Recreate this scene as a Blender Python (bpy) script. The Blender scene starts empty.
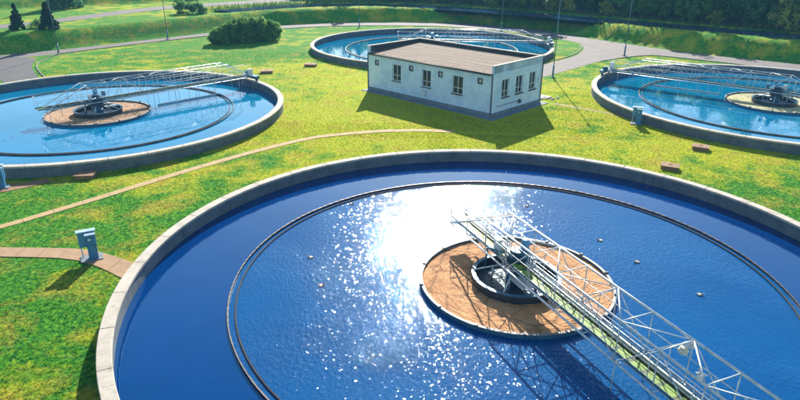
import bpy, math, random
import numpy as np
from mathutils import Vector, Matrix
random.seed(7); RNG = np.random.default_rng(7)
S = bpy.context.scene
col = S.collection
rad = math.radians

# ------------------------------------------------------------------ camera, sky, sun, exposure
cam_d = bpy.data.cameras.new('camera'); cam = bpy.data.objects.new('camera', cam_d); col.objects.link(cam)
cam_d.sensor_width = 36; cam_d.lens = 1.532 * 18; cam_d.clip_end = 8000; cam_d.clip_start = 0.1
PITCH, ROLL, CAMZ = .398, .008, 13.46
cp, sp = math.cos(PITCH), math.sin(PITCH)
fwd = Vector((0, cp, -sp)); r0 = Vector((1, 0, 0)); u0 = Vector((0, sp, cp))
cr, sr = math.cos(ROLL), math.sin(ROLL)
rt = cr * r0 + sr * u0; up = -sr * r0 + cr * u0
m = Matrix((rt, up, -fwd)).transposed().to_4x4(); m.translation = Vector((0, 0, CAMZ))
cam.matrix_world = m
S.camera = cam

SUN_EL, SUN_AZ = 27.0, 4.0
w = bpy.data.worlds.new('World'); S.world = w; w.use_nodes = True
nt = w.node_tree; nt.nodes.clear()
sky = nt.nodes.new('ShaderNodeTexSky'); sky.sky_type = 'NISHITA'; sky.sun_disc = False
sky.sun_elevation = rad(SUN_EL); sky.sun_rotation = rad(SUN_AZ)
sky.air_density = 1.3; sky.dust_density = 0.4; sky.ozone_density = 3.0
bg = nt.nodes.new('ShaderNodeBackground'); bg.inputs[1].default_value = 0.085
wo = nt.nodes.new('ShaderNodeOutputWorld')
nt.links.new(sky.outputs[0], bg.inputs[0]); nt.links.new(bg.outputs[0], wo.inputs[0])
sd = bpy.data.lights.new('sun', 'SUN'); sun = bpy.data.objects.new('sun', sd); col.objects.link(sun)
sd.energy = 5.0; sd.angle = rad(0.53); sd.color = (1.0, .93, .80)
tosun = Vector((math.sin(rad(SUN_AZ)) * math.cos(rad(SUN_EL)), math.cos(rad(SUN_AZ)) * math.cos(rad(SUN_EL)), math.sin(rad(SUN_EL))))
sun.rotation_euler = tosun.to_track_quat('Z', 'Y').to_euler(); sun.location = (0, 60, 60)
S.view_settings.view_transform = 'Standard'; S.view_settings.look = 'None'
S.view_settings.exposure = 1.15; S.view_settings.gamma = 1.0; S.view_settings.use_curve_mapping = False
S.cycles.max_bounces = 6; S.cycles.transparent_max_bounces = 8
S.cycles.sample_clamp_indirect = 6

# ------------------------------------------------------------------ node helpers
def new_mat(name):
    mt = bpy.data.materials.new(name); mt.use_nodes = True
    n = mt.node_tree.nodes; l = mt.node_tree.links
    return mt, n, l, n['Principled BSDF']
def coords(n, l, scale=(1, 1, 1), kind='Object'):
    tc = n.new('ShaderNodeTexCoord'); mp = n.new('ShaderNodeMapping'); mp.inputs['Scale'].default_value = scale
    l.new(tc.outputs[kind], mp.inputs['Vector']); return mp.outputs[0]
def world_co(n, l, scale=(1, 1, 1)):
    g = n.new('ShaderNodeNewGeometry'); mp = n.new('ShaderNodeMapping'); mp.inputs['Scale'].default_value = scale
    l.new(g.outputs['Position'], mp.inputs['Vector']); return mp.outputs[0]
def noise(n, l, vec, scale, detail=4, rough=.55, dist=0):
    t = n.new('ShaderNodeTexNoise'); t.inputs['Scale'].default_value = scale; t.inputs['Detail'].default_value = detail
    t.inputs['Roughness'].default_value = rough; t.inputs['Distortion'].default_value = dist
    l.new(vec, t.inputs['Vector']); return t.outputs['Fac']
def ramp(n, l, fac, stops):
    r = n.new('ShaderNodeValToRGB'); e = r.color_ramp.elements
    while len(e) > 1: e.remove(e[-1])
    e[0].position = stops[0][0]; c = stops[0][1]; e[0].color = (c[0], c[1], c[2], 1) if not isinstance(c, float) else (c, c, c, 1)
    for p_, c in stops[1:]:
        q = e.new(p_); q.color = (c[0], c[1], c[2], 1) if not isinstance(c, float) else (c, c, c, 1)
    l.new(fac, r.inputs[0]); return r.outputs[0]
def mix(n, l, fac, a, b):
    x = n.new('ShaderNodeMix'); x.data_type = 'RGBA'
    if isinstance(fac, float): x.inputs[0].default_value = fac
    else: l.new(fac, x.inputs[0])
    for i, v in ((6, a), (7, b)):
        if isinstance(v, tuple): x.inputs[i].default_value = (*v, 1)
        else: l.new(v, x.inputs[i])
    return x.outputs[2]
def bump(n, l, h, bs, strength=.5, dist=.02):
    b = n.new('ShaderNodeBump'); b.inputs['Strength'].default_value = strength; b.inputs['Distance'].default_value = dist
    l.new(h, b.inputs['Height']); l.new(b.outputs[0], bs.inputs['Normal']); return b

def simple(name, c1, c2=None, rough=.6, metal=0., sc=3., det=5, bmp=.0, bdist=.01, lo=.35, hi=.65, spec=.5):
    mt, n, l, bs = new_mat(name)
    c2 = c2 or tuple(v * .7 for v in c1)
    f = noise(n, l, world_co(n, l), sc, det, .6)
    l.new(ramp(n, l, f, [(lo, c2), (hi, c1)]), bs.inputs['Base Color'])
    bs.inputs['Roughness'].default_value = rough; bs.inputs['Metallic'].default_value = metal
    bs.inputs['Specular IOR Level'].default_value = spec
    if bmp: bump(n, l, noise(n, l, world_co(n, l), sc * 8, 4), bs, bmp, bdist)
    return mt

def grass_color(n, l, leaf=False):
    co = world_co(n, l)
    big = noise(n, l, co, .055, 3, .5)
    mid = noise(n, l, co, .42, 5, .62)
    fine = noise(n, l, co, 5.0, 5, .7)
    g = ramp(n, l, fine, [(.32, (.004, .060, .018)), (.46, (.030, .200, .018)), (.58, (.105, .330, .018)), (.73, (.300, .420, .024))])
    y = ramp(n, l, fine, [(.30, (.08, .230, .015)), (.47, (.32, .420, .015)), (.66, (.68, .54, .020))])
    dry = ramp(n, l, fine, [(.3, (.14, .14, .02)), (.5, (.42, .30, .05)), (.7, (.60, .42, .11))])
    # yellower towards the middle of the site
    sx = n.new('ShaderNodeSeparateXYZ'); l.new(co, sx.inputs[0])
    vx = n.new('ShaderNodeVectorMath'); vx.operation = 'DISTANCE'; l.new(co, vx.inputs[0]); vx.inputs[1].default_value = (2, 52, 0)
    mr = n.new('ShaderNodeMapRange'); mr.inputs[1].default_value = 4; mr.inputs[2].default_value = 34; mr.inputs[3].default_value = .18; mr.inputs[4].default_value = -.20
    l.new(vx.outputs['Value'], mr.inputs[0])
    ad = n.new('ShaderNodeMath'); ad.operation = 'ADD'; l.new(mid, ad.inputs[0]); l.new(mr.outputs[0], ad.inputs[1])
    ad2 = n.new('ShaderNodeMath'); ad2.operation = 'ADD'; l.new(big, ad2.inputs[0]); l.new(ad.outputs[0], ad2.inputs[1])
    fy = ramp(n, l, ad2.outputs[0], [(.80, 0.), (1.22, 1.)])
    base = mix(n, l, fy, g, y)
    m2 = noise(n, l, co, .42, 7, .72, .5)
    fd = ramp(n, l, m2, [(.50, 0.), (.70, .85)])
    return mix(n, l, fd, base, dry), fine

def grass_mat():
    mt, n, l, bs = new_mat('lawn')
    c, fine = grass_color(n, l)
    l.new(c, bs.inputs['Base Color']); bs.inputs['Roughness'].default_value = .95; bs.inputs['Specular IOR Level'].default_value = .1
    co = world_co(n, l)
    h = noise(n, l, co, 9, 6, .75)
    bump(n, l, h, bs, 1.0, .10)
    return mt
def leaf_mat(name, dark, paler, trans=.45, sc=1.2, fixed=None):
    mt, n, l, bs = new_mat(name)
    if fixed: c = fixed(n, l)[0]
    else:
        oi = n.new('ShaderNodeObjectInfo')
        f = noise(n, l, coords(n, l), sc, 3, .6)
        ad = n.new('ShaderNodeMath'); ad.operation = 'MULTIPLY_ADD'; l.new(oi.outputs['Random'], ad.inputs[0]); ad.inputs[1].default_value = .22; l.new(f, ad.inputs[2])
        c = ramp(n, l, ad.outputs[0], [(.42, dark), (.80, paler)])  # leaf tone varies at random by noise and object
    l.new(c, bs.inputs['Base Color']); bs.inputs['Roughness'].default_value = .6; bs.inputs['Specular IOR Level'].default_value = .25
    tr = n.new('ShaderNodeBsdfTranslucent'); l.new(c, tr.inputs[0])
    mx = n.new('ShaderNodeMixShader'); mx.inputs[0].default_value = trans
    l.new(bs.outputs[0], mx.inputs[1]); l.new(tr.outputs[0], mx.inputs[2])
    l.new(mx.outputs[0], n['Material Output'].inputs['Surface'])
    return mt

def water_mat(name, base, rough, waves, coat=0.0, base2=None, ior=1.33):
    """waves: list of (scale, distance)"""
    mt, n, l, bs = new_mat(name)
    co = world_co(n, l)
    f = noise(n, l, co, .12, 4, .6)
    b2 = base2 or tuple(v * .75 for v in base)
    l.new(ramp(n, l, f, [(.35, b2), (.65, base)]), bs.inputs['Base Color'])
    bs.inputs['Roughness'].default_value = rough; bs.inputs['IOR'].default_value = ior; bs.inputs['Specular Tint'].default_value = (.04, .72, 1.0, 1)
    if coat: bs.inputs['Coat Weight'].default_value = coat; bs.inputs['Coat Roughness'].default_value = .34; bs.inputs['Coat Weight'].default_value = 0
    prev = None
    for i, (sc, ds) in enumerate(waves):
        mp = world_co(n, l, (1, .62, 1))
        h = noise(n, l, mp, sc, 3, .55, .3)
        b = n.new('ShaderNodeBump'); b.inputs['Strength'].default_value = 1; b.inputs['Distance'].default_value = ds
        if coat:      # wind patches: ripples stronger here, flatter there
            pm = n.new('ShaderNodeMapping'); pm.inputs['Location'].default_value = (POFF, POFF * .7, 0); l.new(co, pm.inputs['Vector'])
            pf = ramp(n, l, noise(n, l, pm.outputs[0], .15, 2, .5), [(.40, .50), (.58, 1.2)])
            mm = n.new('ShaderNodeMath'); mm.operation = 'MULTIPLY'; l.new(h, mm.inputs[0]); l.new(pf, mm.inputs[1]); h = mm.outputs[0]
        l.new(h, b.inputs['Height'])
        if prev: l.new(prev.outputs[0], b.inputs['Normal'])
        prev = b
    l.new(prev.outputs[0], bs.inputs['Normal'])
    if coat:          # finest capillary ripples widen part of the reflection
        gl = n.new('ShaderNodeBsdfGlossy'); gl.inputs['Color'].default_value = (.60, .72, .80, 1); gl.inputs['Roughness'].default_value = .42; l.new(prev.outputs[0], gl.inputs['Normal'])
        mx = n.new('ShaderNodeMixShader'); mx.inputs[0].default_value = coat; l.new(bs.outputs[0], mx.inputs[1]); l.new(gl.outputs[0], mx.inputs[2])
        # small tilted wavelet facets: separate sun glints
        vo = n.new('ShaderNodeTexVoronoi'); vo.inputs['Scale'].default_value = 19.0; l.new(co, vo.inputs['Vector'])
        def vm(op, a, b):
            q = n.new('ShaderNodeVectorMath'); q.operation = op
            for i_, v_ in enumerate((a, b)):
                if v_ is None: continue
                if isinstance(v_, tuple): q.inputs[i_].default_value = v_
                else: l.new(v_, q.inputs[i_])
            return q.outputs[0]
        u = vm('SUBTRACT', vo.outputs['Color'], (.5, .5, .5)); uu = vm('MULTIPLY', u, vm('ABSOLUTE', u, None))
        nn2 = vm('NORMALIZE', vm('ADD', vm('MULTIPLY', uu, (.72, .80, 0)), (0, 0, 1)), None)
        g2 = n.new('ShaderNodeBsdfGlossy'); g2.inputs['Color'].default_value = (.75, .90, 1, 1); g2.inputs['Roughness'].default_value = .085; l.new(nn2, g2.inputs['Normal'])
        pw = n.new('ShaderNodeMath'); pw.operation = 'MULTIPLY'; l.new(pf, pw.inputs[0]); pw.inputs[1].default_value = .013
        m2 = n.new('ShaderNodeMixShader'); l.new(pw.outputs[0], m2.inputs[0]); l.new(mx.outputs[0], m2.inputs[1]); l.new(g2.outputs[0], m2.inputs[2])
        bs.inputs['Specular IOR Level'].default_value = .15
        l.new(m2.outputs[0], n['Material Output'].inputs['Surface'])
    return mt

POFF = 17.0
M = {}
M['lawn'] = grass_mat()
M['grass'] = leaf_mat('grass_blades', None, None, .5, fixed=grass_color)
def concrete(name, c1, c2, stain, sc=1.2):
    mt, n, l, bs = new_mat(name)
    co = world_co(n, l)
    a = noise(n, l, co, sc, 6, .7); b = noise(n, l, co, 9, 5, .7)
    base = ramp(n, l, a, [(.32, c2), (.62, c1)])
    st = noise(n, l, world_co(n, l, (2.2, 2.2, .35)), 1.1, 6, .75)
    base = mix(n, l, ramp(n, l, st, [(.56, 0.), (.70, .6)]), base, stain)
    base = mix(n, l, ramp(n, l, b, [(.62, 0.), (.72, .5)]), base, tuple(v * .5 for v in c2))
    l.new(base, bs.inputs['Base Color']); bs.inputs['Roughness'].default_value = .88
    bump(n, l, b, bs, .5, .015); return mt
M['coping'] = concrete('coping_concrete', (.52, .47, .40), (.36, .32, .27), (.18, .14, .10))
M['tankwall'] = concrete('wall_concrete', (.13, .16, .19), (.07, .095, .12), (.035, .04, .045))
M['algae'] = simple('wet_algae', (.02, .035, .018), (.012, .018, .015), .35, 0, 2)
M['slab'] = concrete('path_slabs', (.46, .32, .15), (.34, .23, .09), (.22, .17, .07), 2)
M['slab2'] = concrete('worn_slabs', (.40, .25, .14), (.28, .17, .09), (.18, .12, .06), 2)
M['cover'] = concrete('cover_slab', (.30, .17, .09), (.20, .11, .06), (.12, .08, .05), 2)
M['plinth'] = concrete('plinth', (.20, .235, .27), (.13, .16, .19), (.08, .09, .10))
M['road'] = concrete('road_asphalt', (.15, .13, .13), (.105, .092, .095), (.095, .085, .08), .6)
M['roadl'] = concrete('side_road', (.085, .08, .09), (.06, .058, .065), (.045, .045, .05), .6)
M['kerb'] = simple('kerb', (.24, .22, .18), (.14, .13, .10), .9)
M['dirt'] = concrete('dirt_path', (.34, .25, .12), (.22, .20, .06), (.18, .20, .04), 2)
M['galv'] = simple('galvanised_steel', (.66, .70, .72), (.40, .45, .48), .42, .25, 6)
M['darksteel'] = simple('dark_steel', (.035, .05, .075), (.02, .03, .045), .45, .3, 4)
M['bluesteel'] = simple('blue_painted_steel', (.05, .17, .27), (.03, .11, .19), .45, .2, 4)
M['drum'] = simple('drum_steel', (.015, .06, .11), (.01, .04, .075), .4, .2, 4)
M['rim'] = simple('pale_rim', (.32, .31, .29), (.14, .13, .12), .6, .2, 5, lo=.3, hi=.6)
M['weir'] = simple('weathered_weir', (.04, .033, .03), (.015, .014, .014), .9, 0, 2.5)
M['weirlight'] = simple('weir_plate', (.20, .15, .12), (.07, .055, .05), .5, .4, 1.6)
M['white'] = simple('white_enamel', (.80, .80, .78), (.55, .56, .56), .4, 0, 5)
M['rope'] = simple('black_rubber', (.03, .03, .03), None, .8)
M['glassm'] = None
# cabinet
M['cab'] = simple('cabinet_blue', (.05, .22, .44), (.035, .16, .34), .4, .1, 3)
M['cabp'] = simple('panel_blue', (.09, .30, .52), (.07, .24, .44), .4, .1, 3)
M['cabtop'] = simple('cabinet_light', (.40, .56, .68), (.30, .44, .56), .45, .1, 3)
# grating
def grating_mat():
    mt, n, l, bs = new_mat('walkway_grating')
    f = noise(n, l, world_co(n, l), 2.2, 5, .7)
    c = ramp(n, l, f, [(.35, (.09, .19, .02)), (.65, (.24, .38, .04))])
    tc = n.new('ShaderNodeTexCoord'); wv_ = n.new('ShaderNodeTexWave'); wv_.bands_direction = 'X'; wv_.inputs['Scale'].default_value = .5; wv_.inputs['Distortion'].default_value = 1.2; wv_.inputs['Detail'].default_value = 1
    l.new(tc.outputs['Object'], wv_.inputs['Vector'])
    c = mix(n, l, ramp(n, l, wv_.outputs['Fac'], [(.0, .85), (.10, .7), (.16, 0.)]), c, (.02, .035, .03))  # dark bands stand in for rail shadows across the deck
    l.new(c, bs.inputs['Base Color']); bs.inputs['Roughness'].default_value = .6
    return mt
M['grating'] = grating_mat()
def scum(name, c1, c2, c3):
    mt, n, l, bs = new_mat(name)
    co = world_co(n, l)
    a = noise(n, l, co, .9, 6, .7, .4); b = noise(n, l, co, 14, 5, .7)
    base = ramp(n, l, a, [(.30, c3), (.48, c2), (.66, c1)])
    base = mix(n, l, ramp(n, l, b, [(.42, .55), (.60, 0.)]), base, c3)
    v = n.new('ShaderNodeTexVoronoi'); v.feature = 'DISTANCE_TO_EDGE'; v.inputs['Scale'].default_value = .55; l.new(co, v.inputs['Vector'])
    base = mix(n, l, ramp(n, l, v.outputs['Distance'], [(.0, .6), (.035, 0.)]), base, tuple(x * .35 for x in c3))
    l.new(base, bs.inputs['Base Color']); bs.inputs['Roughness'].default_value = .9
    bump(n, l, b, bs, .9, .05); return mt
M['scum_rust'] = scum('rust_scum', (.78, .44, .20), (.62, .31, .13), (.30, .13, .055))
M['scum_tan'] = scum('tan_scum', (.56, .38, .24), (.47, .28, .16), (.30, .17, .09))
M['scum_cream'] = scum('cream_scum', (.62, .60, .36), (.55, .52, .27), (.40, .36, .17))
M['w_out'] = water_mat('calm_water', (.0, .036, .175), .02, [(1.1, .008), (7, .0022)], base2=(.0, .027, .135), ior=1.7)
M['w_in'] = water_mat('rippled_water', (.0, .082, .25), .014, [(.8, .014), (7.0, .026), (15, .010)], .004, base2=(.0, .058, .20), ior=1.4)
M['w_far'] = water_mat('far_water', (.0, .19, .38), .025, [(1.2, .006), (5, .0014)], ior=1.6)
M['w_pool'] = water_mat('foamy_pool', (.06, .06, .08), .05, [(3, .05), (14, .03)], base2=(.008, .015, .04))
M['canal'] = water_mat('canal_water', (.012, .05, .14), .06, [(1, .01)])
M['bark'] = simple('bark', (.12, .09, .06), (.06, .045, .03), .95)
M['leaf_dark'] = leaf_mat('dark_foliage', (.040, .150, .060), (.160, .360, .080), .5)
M['leaf_mid'] = leaf_mat('mid_foliage', (.090, .240, .060), (.300, .500, .080), .6)
M['leaf_yel'] = leaf_mat('yellow_foliage', (.18, .30, .05), (.55, .55, .12), .5)
M['needle'] = leaf_mat('conifer_needles', (.010, .040, .020), (.030, .085, .030), .25)
M['floor_dark'] = simple('dark_forest_floor', (.045, .055, .018), (.02, .03, .010), .95, 0, .6)  # plain dark tone for the forest floor sheet
M['reed'] = leaf_mat('bank_reeds', (.06, .12, .02), (.20, .24, .05), .4)
# building
def stucco():
    mt, n, l, bs = new_mat('white_stucco')
    co = world_co(n, l); a = noise(n, l, co, .9, 6, .65); b = noise(n, l, co, 3.0, 5, .8, .5); st = noise(n, l, world_co(n, l, (2.2, 2.2, .4)), 1.0, 5, .7)
    base = ramp(n, l, a, [(.35, (.50, .68, .88)), (.6, (.68, .83, .96))])
    base = mix(n, l, ramp(n, l, b, [(.56, 0.), (.66, .45)]), base, (.34, .48, .60))
    base = mix(n, l, ramp(n, l, st, [(.55, 0.), (.75, .35)]), base, (.38, .48, .55))
    tc = n.new('ShaderNodeTexCoord'); sx = n.new('ShaderNodeSeparateXYZ'); l.new(tc.outputs['Object'], sx.inputs[0])
    su = n.new('ShaderNodeMath'); su.operation = 'ADD'; l.new(sx.outputs[0], su.inputs[0]); l.new(sx.outputs[1], su.inputs[1])
    cb = n.new('ShaderNodeCombineXYZ'); l.new(su.outputs[0], cb.inputs[0]); l.new(sx.outputs[2], cb.inputs[1])
    br = n.new('ShaderNodeTexBrick'); l.new(cb.outputs[0], br.inputs['Vector']); br.inputs['Scale'].default_value = 1.0; br.inputs['Brick Width'].default_value = .42; br.inputs['Row Height'].default_value = .20; br.inputs['Mortar Size'].default_value = .012; br.inputs['Mortar Smooth'].default_value = .4
    br.inputs['Color1'].default_value = (1, 1, 1, 1); br.inputs['Color2'].default_value = (.88, .92, .95, 1); br.inputs['Mortar'].default_value = (.62, .68, .74, 1)
    mu = n.new('ShaderNodeMix'); mu.data_type = 'RGBA'; mu.blend_type = 'MULTIPLY'; mu.inputs[0].default_value = .75; l.new(base, mu.inputs[6]); l.new(br.outputs['Color'], mu.inputs[7]); base = mu.outputs[2]
    l.new(base, bs.inputs['Base Color']); bs.inputs['Roughness'].default_value = .9
    bump(n, l, noise(n, l, co, 30, 3), bs, .3, .01); return mt
M['stucco'] = stucco()
def roofm():
    mt, n, l, bs = new_mat('roof_felt')
    co = world_co(n, l)
    tc = n.new('ShaderNodeTexCoord'); mp = n.new('ShaderNodeMapping'); mp.inputs['Scale'].default_value = (.25, 1.6, 1); l.new(tc.outputs['Object'], mp.inputs['Vector'])
    a = noise(n, l, mp.outputs[0], 1, 6, .7); b = noise(n, l, co, 5, 6, .8)
    base = ramp(n, l, a, [(.30, (.10, .068, .048)), (.55, (.175, .120, .085)), (.72, (.27, .205, .16))])
    base = mix(n, l, ramp(n, l, b, [(.5, 0.), (.7, .5)]), base, (.13, .10, .09))
    l.new(base, bs.inputs['Base Color']); bs.inputs['Roughness'].default_value = .92
    bump(n, l, b, bs, .4, .02); return mt
M['roof'] = roofm()
M['trim'] = simple('dark_trim', (.05, .055, .065), None, .6)
M['trim2'] = simple('bitumen', (.12, .095, .08), (.08, .06, .05), .8)
M['frame'] = simple('window_frame', (.66, .72, .74), (.50, .56, .58), .5)
gm, n_, l_, b_ = new_mat('window_glass'); b_.inputs['Base Color'].default_value = (.02, .035, .05, 1); b_.inputs['Roughness'].default_value = .08
b_.inputs['Specular IOR Level'].default_value = .35; M['glassm'] = gm
M['duck'] = simple('duck_feathers', (.66, .62, .56), (.16, .12, .09), .8, 0, 9)
M['bill'] = simple('duck_bill', (.5, .3, .05), None, .6)
M['pole'] = simple('lamp_pole', (.13, .22, .30), (.09, .16, .22), .5, .3, 2)
M['stone'] = concrete('rubble_stone', (.36, .34, .31), (.22, .21, .2), (.14, .13, .12), 4)
M['lampglass'] = simple('lens', (.72, .70, .56), (.55, .52, .40), .4)

# ------------------------------------------------------------------ mesh helpers
class MB:
    def __init__(s): s.v = []; s.f = []; s.smooth = []
    def add(s, vs, fs, sm=False):
        b = len(s.v); s.v += [tuple(v) for v in vs]; s.f += [tuple(i + b for i in f) for f in fs]; s.smooth += [sm] * len(fs); return s
    def box(s, c, size, rot=0., tilt=None):
        hx, hy, hz = size[0] / 2, size[1] / 2, size[2] / 2
        R = Matrix.Rotation(rot, 3, 'Z')
        if tilt: R = R @ tilt
        vs = [Vector(c) + R @ Vector((x * hx, y * hy, z * hz)) for z in (-1, 1) for x, y in ((-1, -1), (1, -1), (1, 1), (-1, 1))]
        return s.add(vs, [(3, 2, 1, 0), (4, 5, 6, 7), (0, 1, 5, 4), (1, 2, 6, 5), (2, 3, 7, 6), (3, 0, 4, 7)])
    def bar(s, a, b, r, n=6, r2=None, cap=True):
        a = Vector(a); b = Vector(b); d = (b - a).normalized(); r2 = r if r2 is None else r2
        x = d.orthogonal().normalized(); 
        if abs(d.z) < .95: x = d.cross(Vector((0, 0, 1))).normalized()
        y = d.cross(x)
        off = math.pi / 4 if n == 4 else 0
        vs = [];
        for p, rr in ((a, r), (b, r2)):
            for i in range(n):
                t = 2 * math.pi * i / n + off; vs.append(p + x * (rr * math.cos(t)) + y * (rr * math.sin(t)))
        fs = [(i, (i + 1) % n, n + (i + 1) % n, n + i) for i in range(n)]
        s.add(vs, fs, n > 4)
        if cap: s.f += [tuple(len(s.v) - 2 * n + i for i in range(n))[::-1], tuple(len(s.v) - n + i for i in range(n))]; s.smooth += [False, False]
        return s
    def lathe(s, prof, n=96, c=(0, 0), closed=False, sm=False, a0=0, a1=2 * math.pi):
        full = abs(a1 - a0 - 2 * math.pi) < 1e-6; nn = n if full else n + 1
        vs = [(c[0] + r * math.cos(a0 + (a1 - a0) * i / n), c[1] + r * math.sin(a0 + (a1 - a0) * i / n), z) for r, z in prof for i in range(nn)]
        fs = []; k = len(prof)
        for j in range(k if closed else k - 1):
            j2 = (j + 1) % k
            for i in range(n):
                i2 = (i + 1) % nn
                fs.append((j * nn + i, j * nn + i2, j2 * nn + i2, j2 * nn + i))
        return s.add(vs, fs, sm)
    def ring(s, r_in, r_out, z0, z1, n=160, c=(0, 0)):
        return s.lathe([(r_out, z0), (r_out, z1), (r_in, z1), (r_in, z0)], n, c, True)
    def build(s, name, mat, parent=None, loc=None):
        me = bpy.data.meshes.new(name); me.from_pydata(s.v, [], s.f); me.update()
        me.polygons.foreach_set('use_smooth', s.smooth)
        me.materials.append(mat)
        o = bpy.data.objects.new(name, me); col.objects.link(o)
        if parent: o.parent = parent
        if loc: o.location = loc
        return o
def npmesh(name, verts, faces, mat, parent=None):
    """faces: (n,k) array"""
    me = bpy.data.meshes.new(name); n, k = faces.shape
    me.vertices.add(len(verts)); me.vertices.foreach_set('co', np.asarray(verts, np.float32).ravel())
    me.loops.add(n * k); me.loops.foreach_set('vertex_index', faces.ravel().astype(np.int32))
    me.polygons.add(n); me.polygons.foreach_set('loop_start', (np.arange(n) * k).astype(np.int32))
    me.update(calc_edges=True); me.validate(); me.materials.append(mat)
    o = bpy.data.objects.new(name, me); col.objects.link(o)
    if parent: o.parent = parent
    return o
def tag(o, label=None, cat=None, group=None, kind=None):
    if label: o['label'] = label
    if cat: o['category'] = cat
    if group: o['group'] = group
    if kind: o['kind'] = kind
    return o
def empty(name, loc, rz=0, label=None, cat=None, group=None):
    o = bpy.data.objects.new(name, None); col.objects.link(o); o.location = loc; o.rotation_euler = (0, 0, rz)
    o.empty_display_size = .5
    return tag(o, label, cat, group)
def copy_tree(o, parent=None):
    c = o.copy(); col.objects.link(c)
    if parent: c.parent = parent
    for ch in list(o.children): copy_tree(ch, c)
    return c

# ------------------------------------------------------------------ terrain
TOE = np.array([(-140, -20), (-90, 30), (-62, 62), (-50.6, 78.1), (-45.1, 82.3), (-38.9, 89.7), (-31.5, 98.4), (-22.1, 109.6), (-11.2, 114.6), (-.3, 116.4),
                (10.8, 115.6), (20.0, 110.3), (26.0, 102.9), (30.4, 95.2), (40, 83.2), (49.2, 76.2), (70, 62), (120, 25), (170, -20)], float)
CANAL = np.array([(-31, 112), (-24, 119.5), (-16.5, 124.5), (-8, 126), (0, 125.2), (9, 121.5), (18, 115.5), (32.2, 103.5), (44.3, 93.3), (54, 84.9), (75, 68), (125, 32)], float)
BANK2 = np.array([(-150, 70), (-76, 112), (-66.5, 119), (-57, 124), (-49, 129.5), (-40, 139)], float)
FAR_A = [(-90, 50), (-70, 74), (-56.7, 88.9), (-52.2, 97.2), (-48, 108), (-45.3, 115.3), (-38.6, 122.3), (-30, 130), (-21.8, 137.6), (-8, 150), (10, 166)]
FAR_B = [(-93, 53), (-72.5, 77), (-59.3, 93.1), (-54.8, 102.3), (-51, 113), (-47.8, 121), (-40.9, 128.8), (-32, 137), (-23.5, 146), (-9, 160), (8, 177)]
FAR_A = [(x * .962, y * .962) for x, y in FAR_A]; FAR_B = [(x * .962, y * .962) for x, y in FAR_B]; BANK2 *= .962
def sdist(P, L):
    """distance to polyline, positive on the outer (left-hand when walking clockwise) side"""
    best = np.full(len(P), 1e9); sg = np.ones(len(P))
    for a, b in zip(L[:-1], L[1:]):
        d = b - a; t = np.clip(((P - a) @ d) / (d @ d), 0, 1); q = a + t[:, None] * d
        r = np.hypot(*(P - q).T); cr_ = d[0] * (P[:, 1] - a[1]) - d[1] * (P[:, 0] - a[0])
        k = r < best; best[k] = r[k]; sg[k] = np.where(cr_[k] >= 0, 1, -1)
    return best * sg
def sstep(x): x = np.clip(x, 0, 1); return x * x * (3 - 2 * x)
def H(P):
    P = np.atleast_2d(np.asarray(P, float))
    h = 2.2 * np.clip((sdist(P, TOE) - .4) / 2.6, 0, 1)
    dc = np.abs(sdist(P, CANAL))
    h -= 1.0 * sstep((3.6 - dc) / .8)
    h += 1.5 * sstep((sdist(P, BANK2)) / 3.6) * sstep((-34 - P[:, 0]) / 10)
    return h
def h1(x, y): return float(H([(x, y)])[0])
def axis(lo, hi, step, outs):
    a = list(np.arange(lo, hi + .01, step)); return np.array([lo - o for o in outs[::-1]] + a + [hi + o for o in outs])
xs = axis(-110, 110, 1.0, (8, 25, 60, 150, 400, 1000, 3000)); ys = axis(50, 185, 1.0, (8, 25, 60, 150, 400, 1000, 3000))
GX, GY = np.meshgrid(xs, ys); G = np.stack([GX.ravel(), GY.ravel()], 1); HZ = H(G)
HZ += (np.sin(G[:, 0] * .31) * np.cos(G[:, 1] * .27 + 1)) * .03 * (HZ > 1)
nx, ny = len(xs), len(ys); idx = np.arange(nx * ny).reshape(ny, nx)
F = np.stack([idx[:-1, :-1], idx[:-1, 1:], idx[1:, 1:], idx[1:, :-1]], -1).reshape(-1, 4)
g = npmesh('ground', np.column_stack([G, HZ]), F, M['lawn']); g.data.polygons.foreach_set('use_smooth', [True] * len(F)); tag(g, kind='structure')

def resample(L, step=2.):
    L = np.array(L, float); d = np.r_[0, np.cumsum(np.hypot(*np.diff(L, axis=0).T))]; n = max(2, int(d[-1] / step) + 1); t = np.linspace(0, d[-1], n)
    return np.column_stack([np.interp(t, d, L[:, 0]), np.interp(t, d, L[:, 1])])
def smooth(L, k=2):
    L = np.array(L, float)
    for _ in range(k):
        Q = np.empty((2 * len(L) - 2, 2)); Q[0::2] = .75 * L[:-1] + .25 * L[1:]; Q[1::2] = .25 * L[:-1] + .75 * L[1:]
        L = np.vstack([L[:1], Q, L[-1:]])
    return L
def strip(name, A, B, z, mat, n=60, drape=False):
    A = smooth(A); B = smooth(B)
    def rs(L):
        d = np.r_[0, np.cumsum(np.hypot(*np.diff(L, axis=0).T))]; t = np.linspace(0, d[-1], n); return np.column_stack([np.interp(t, d, L[:, 0]), np.interp(t, d, L[:, 1])])
    A = rs(A); B = rs(B); k = 5
    rows = [A * (1 - j / k) + B * j / k for j in range(k + 1)]
    V = np.vstack(rows); Z = (H(V) + z) if drape else np.full(len(V), z)
    idx = np.arange(n * (k + 1)).reshape(k + 1, n)
    F = np.stack([idx[:-1, :-1], idx[1:, :-1], idx[1:, 1:], idx[:-1, 1:]], -1).reshape(-1, 4)
    return tag(npmesh(name, np.column_stack([V, Z]), F, mat), kind='structure')
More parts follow.
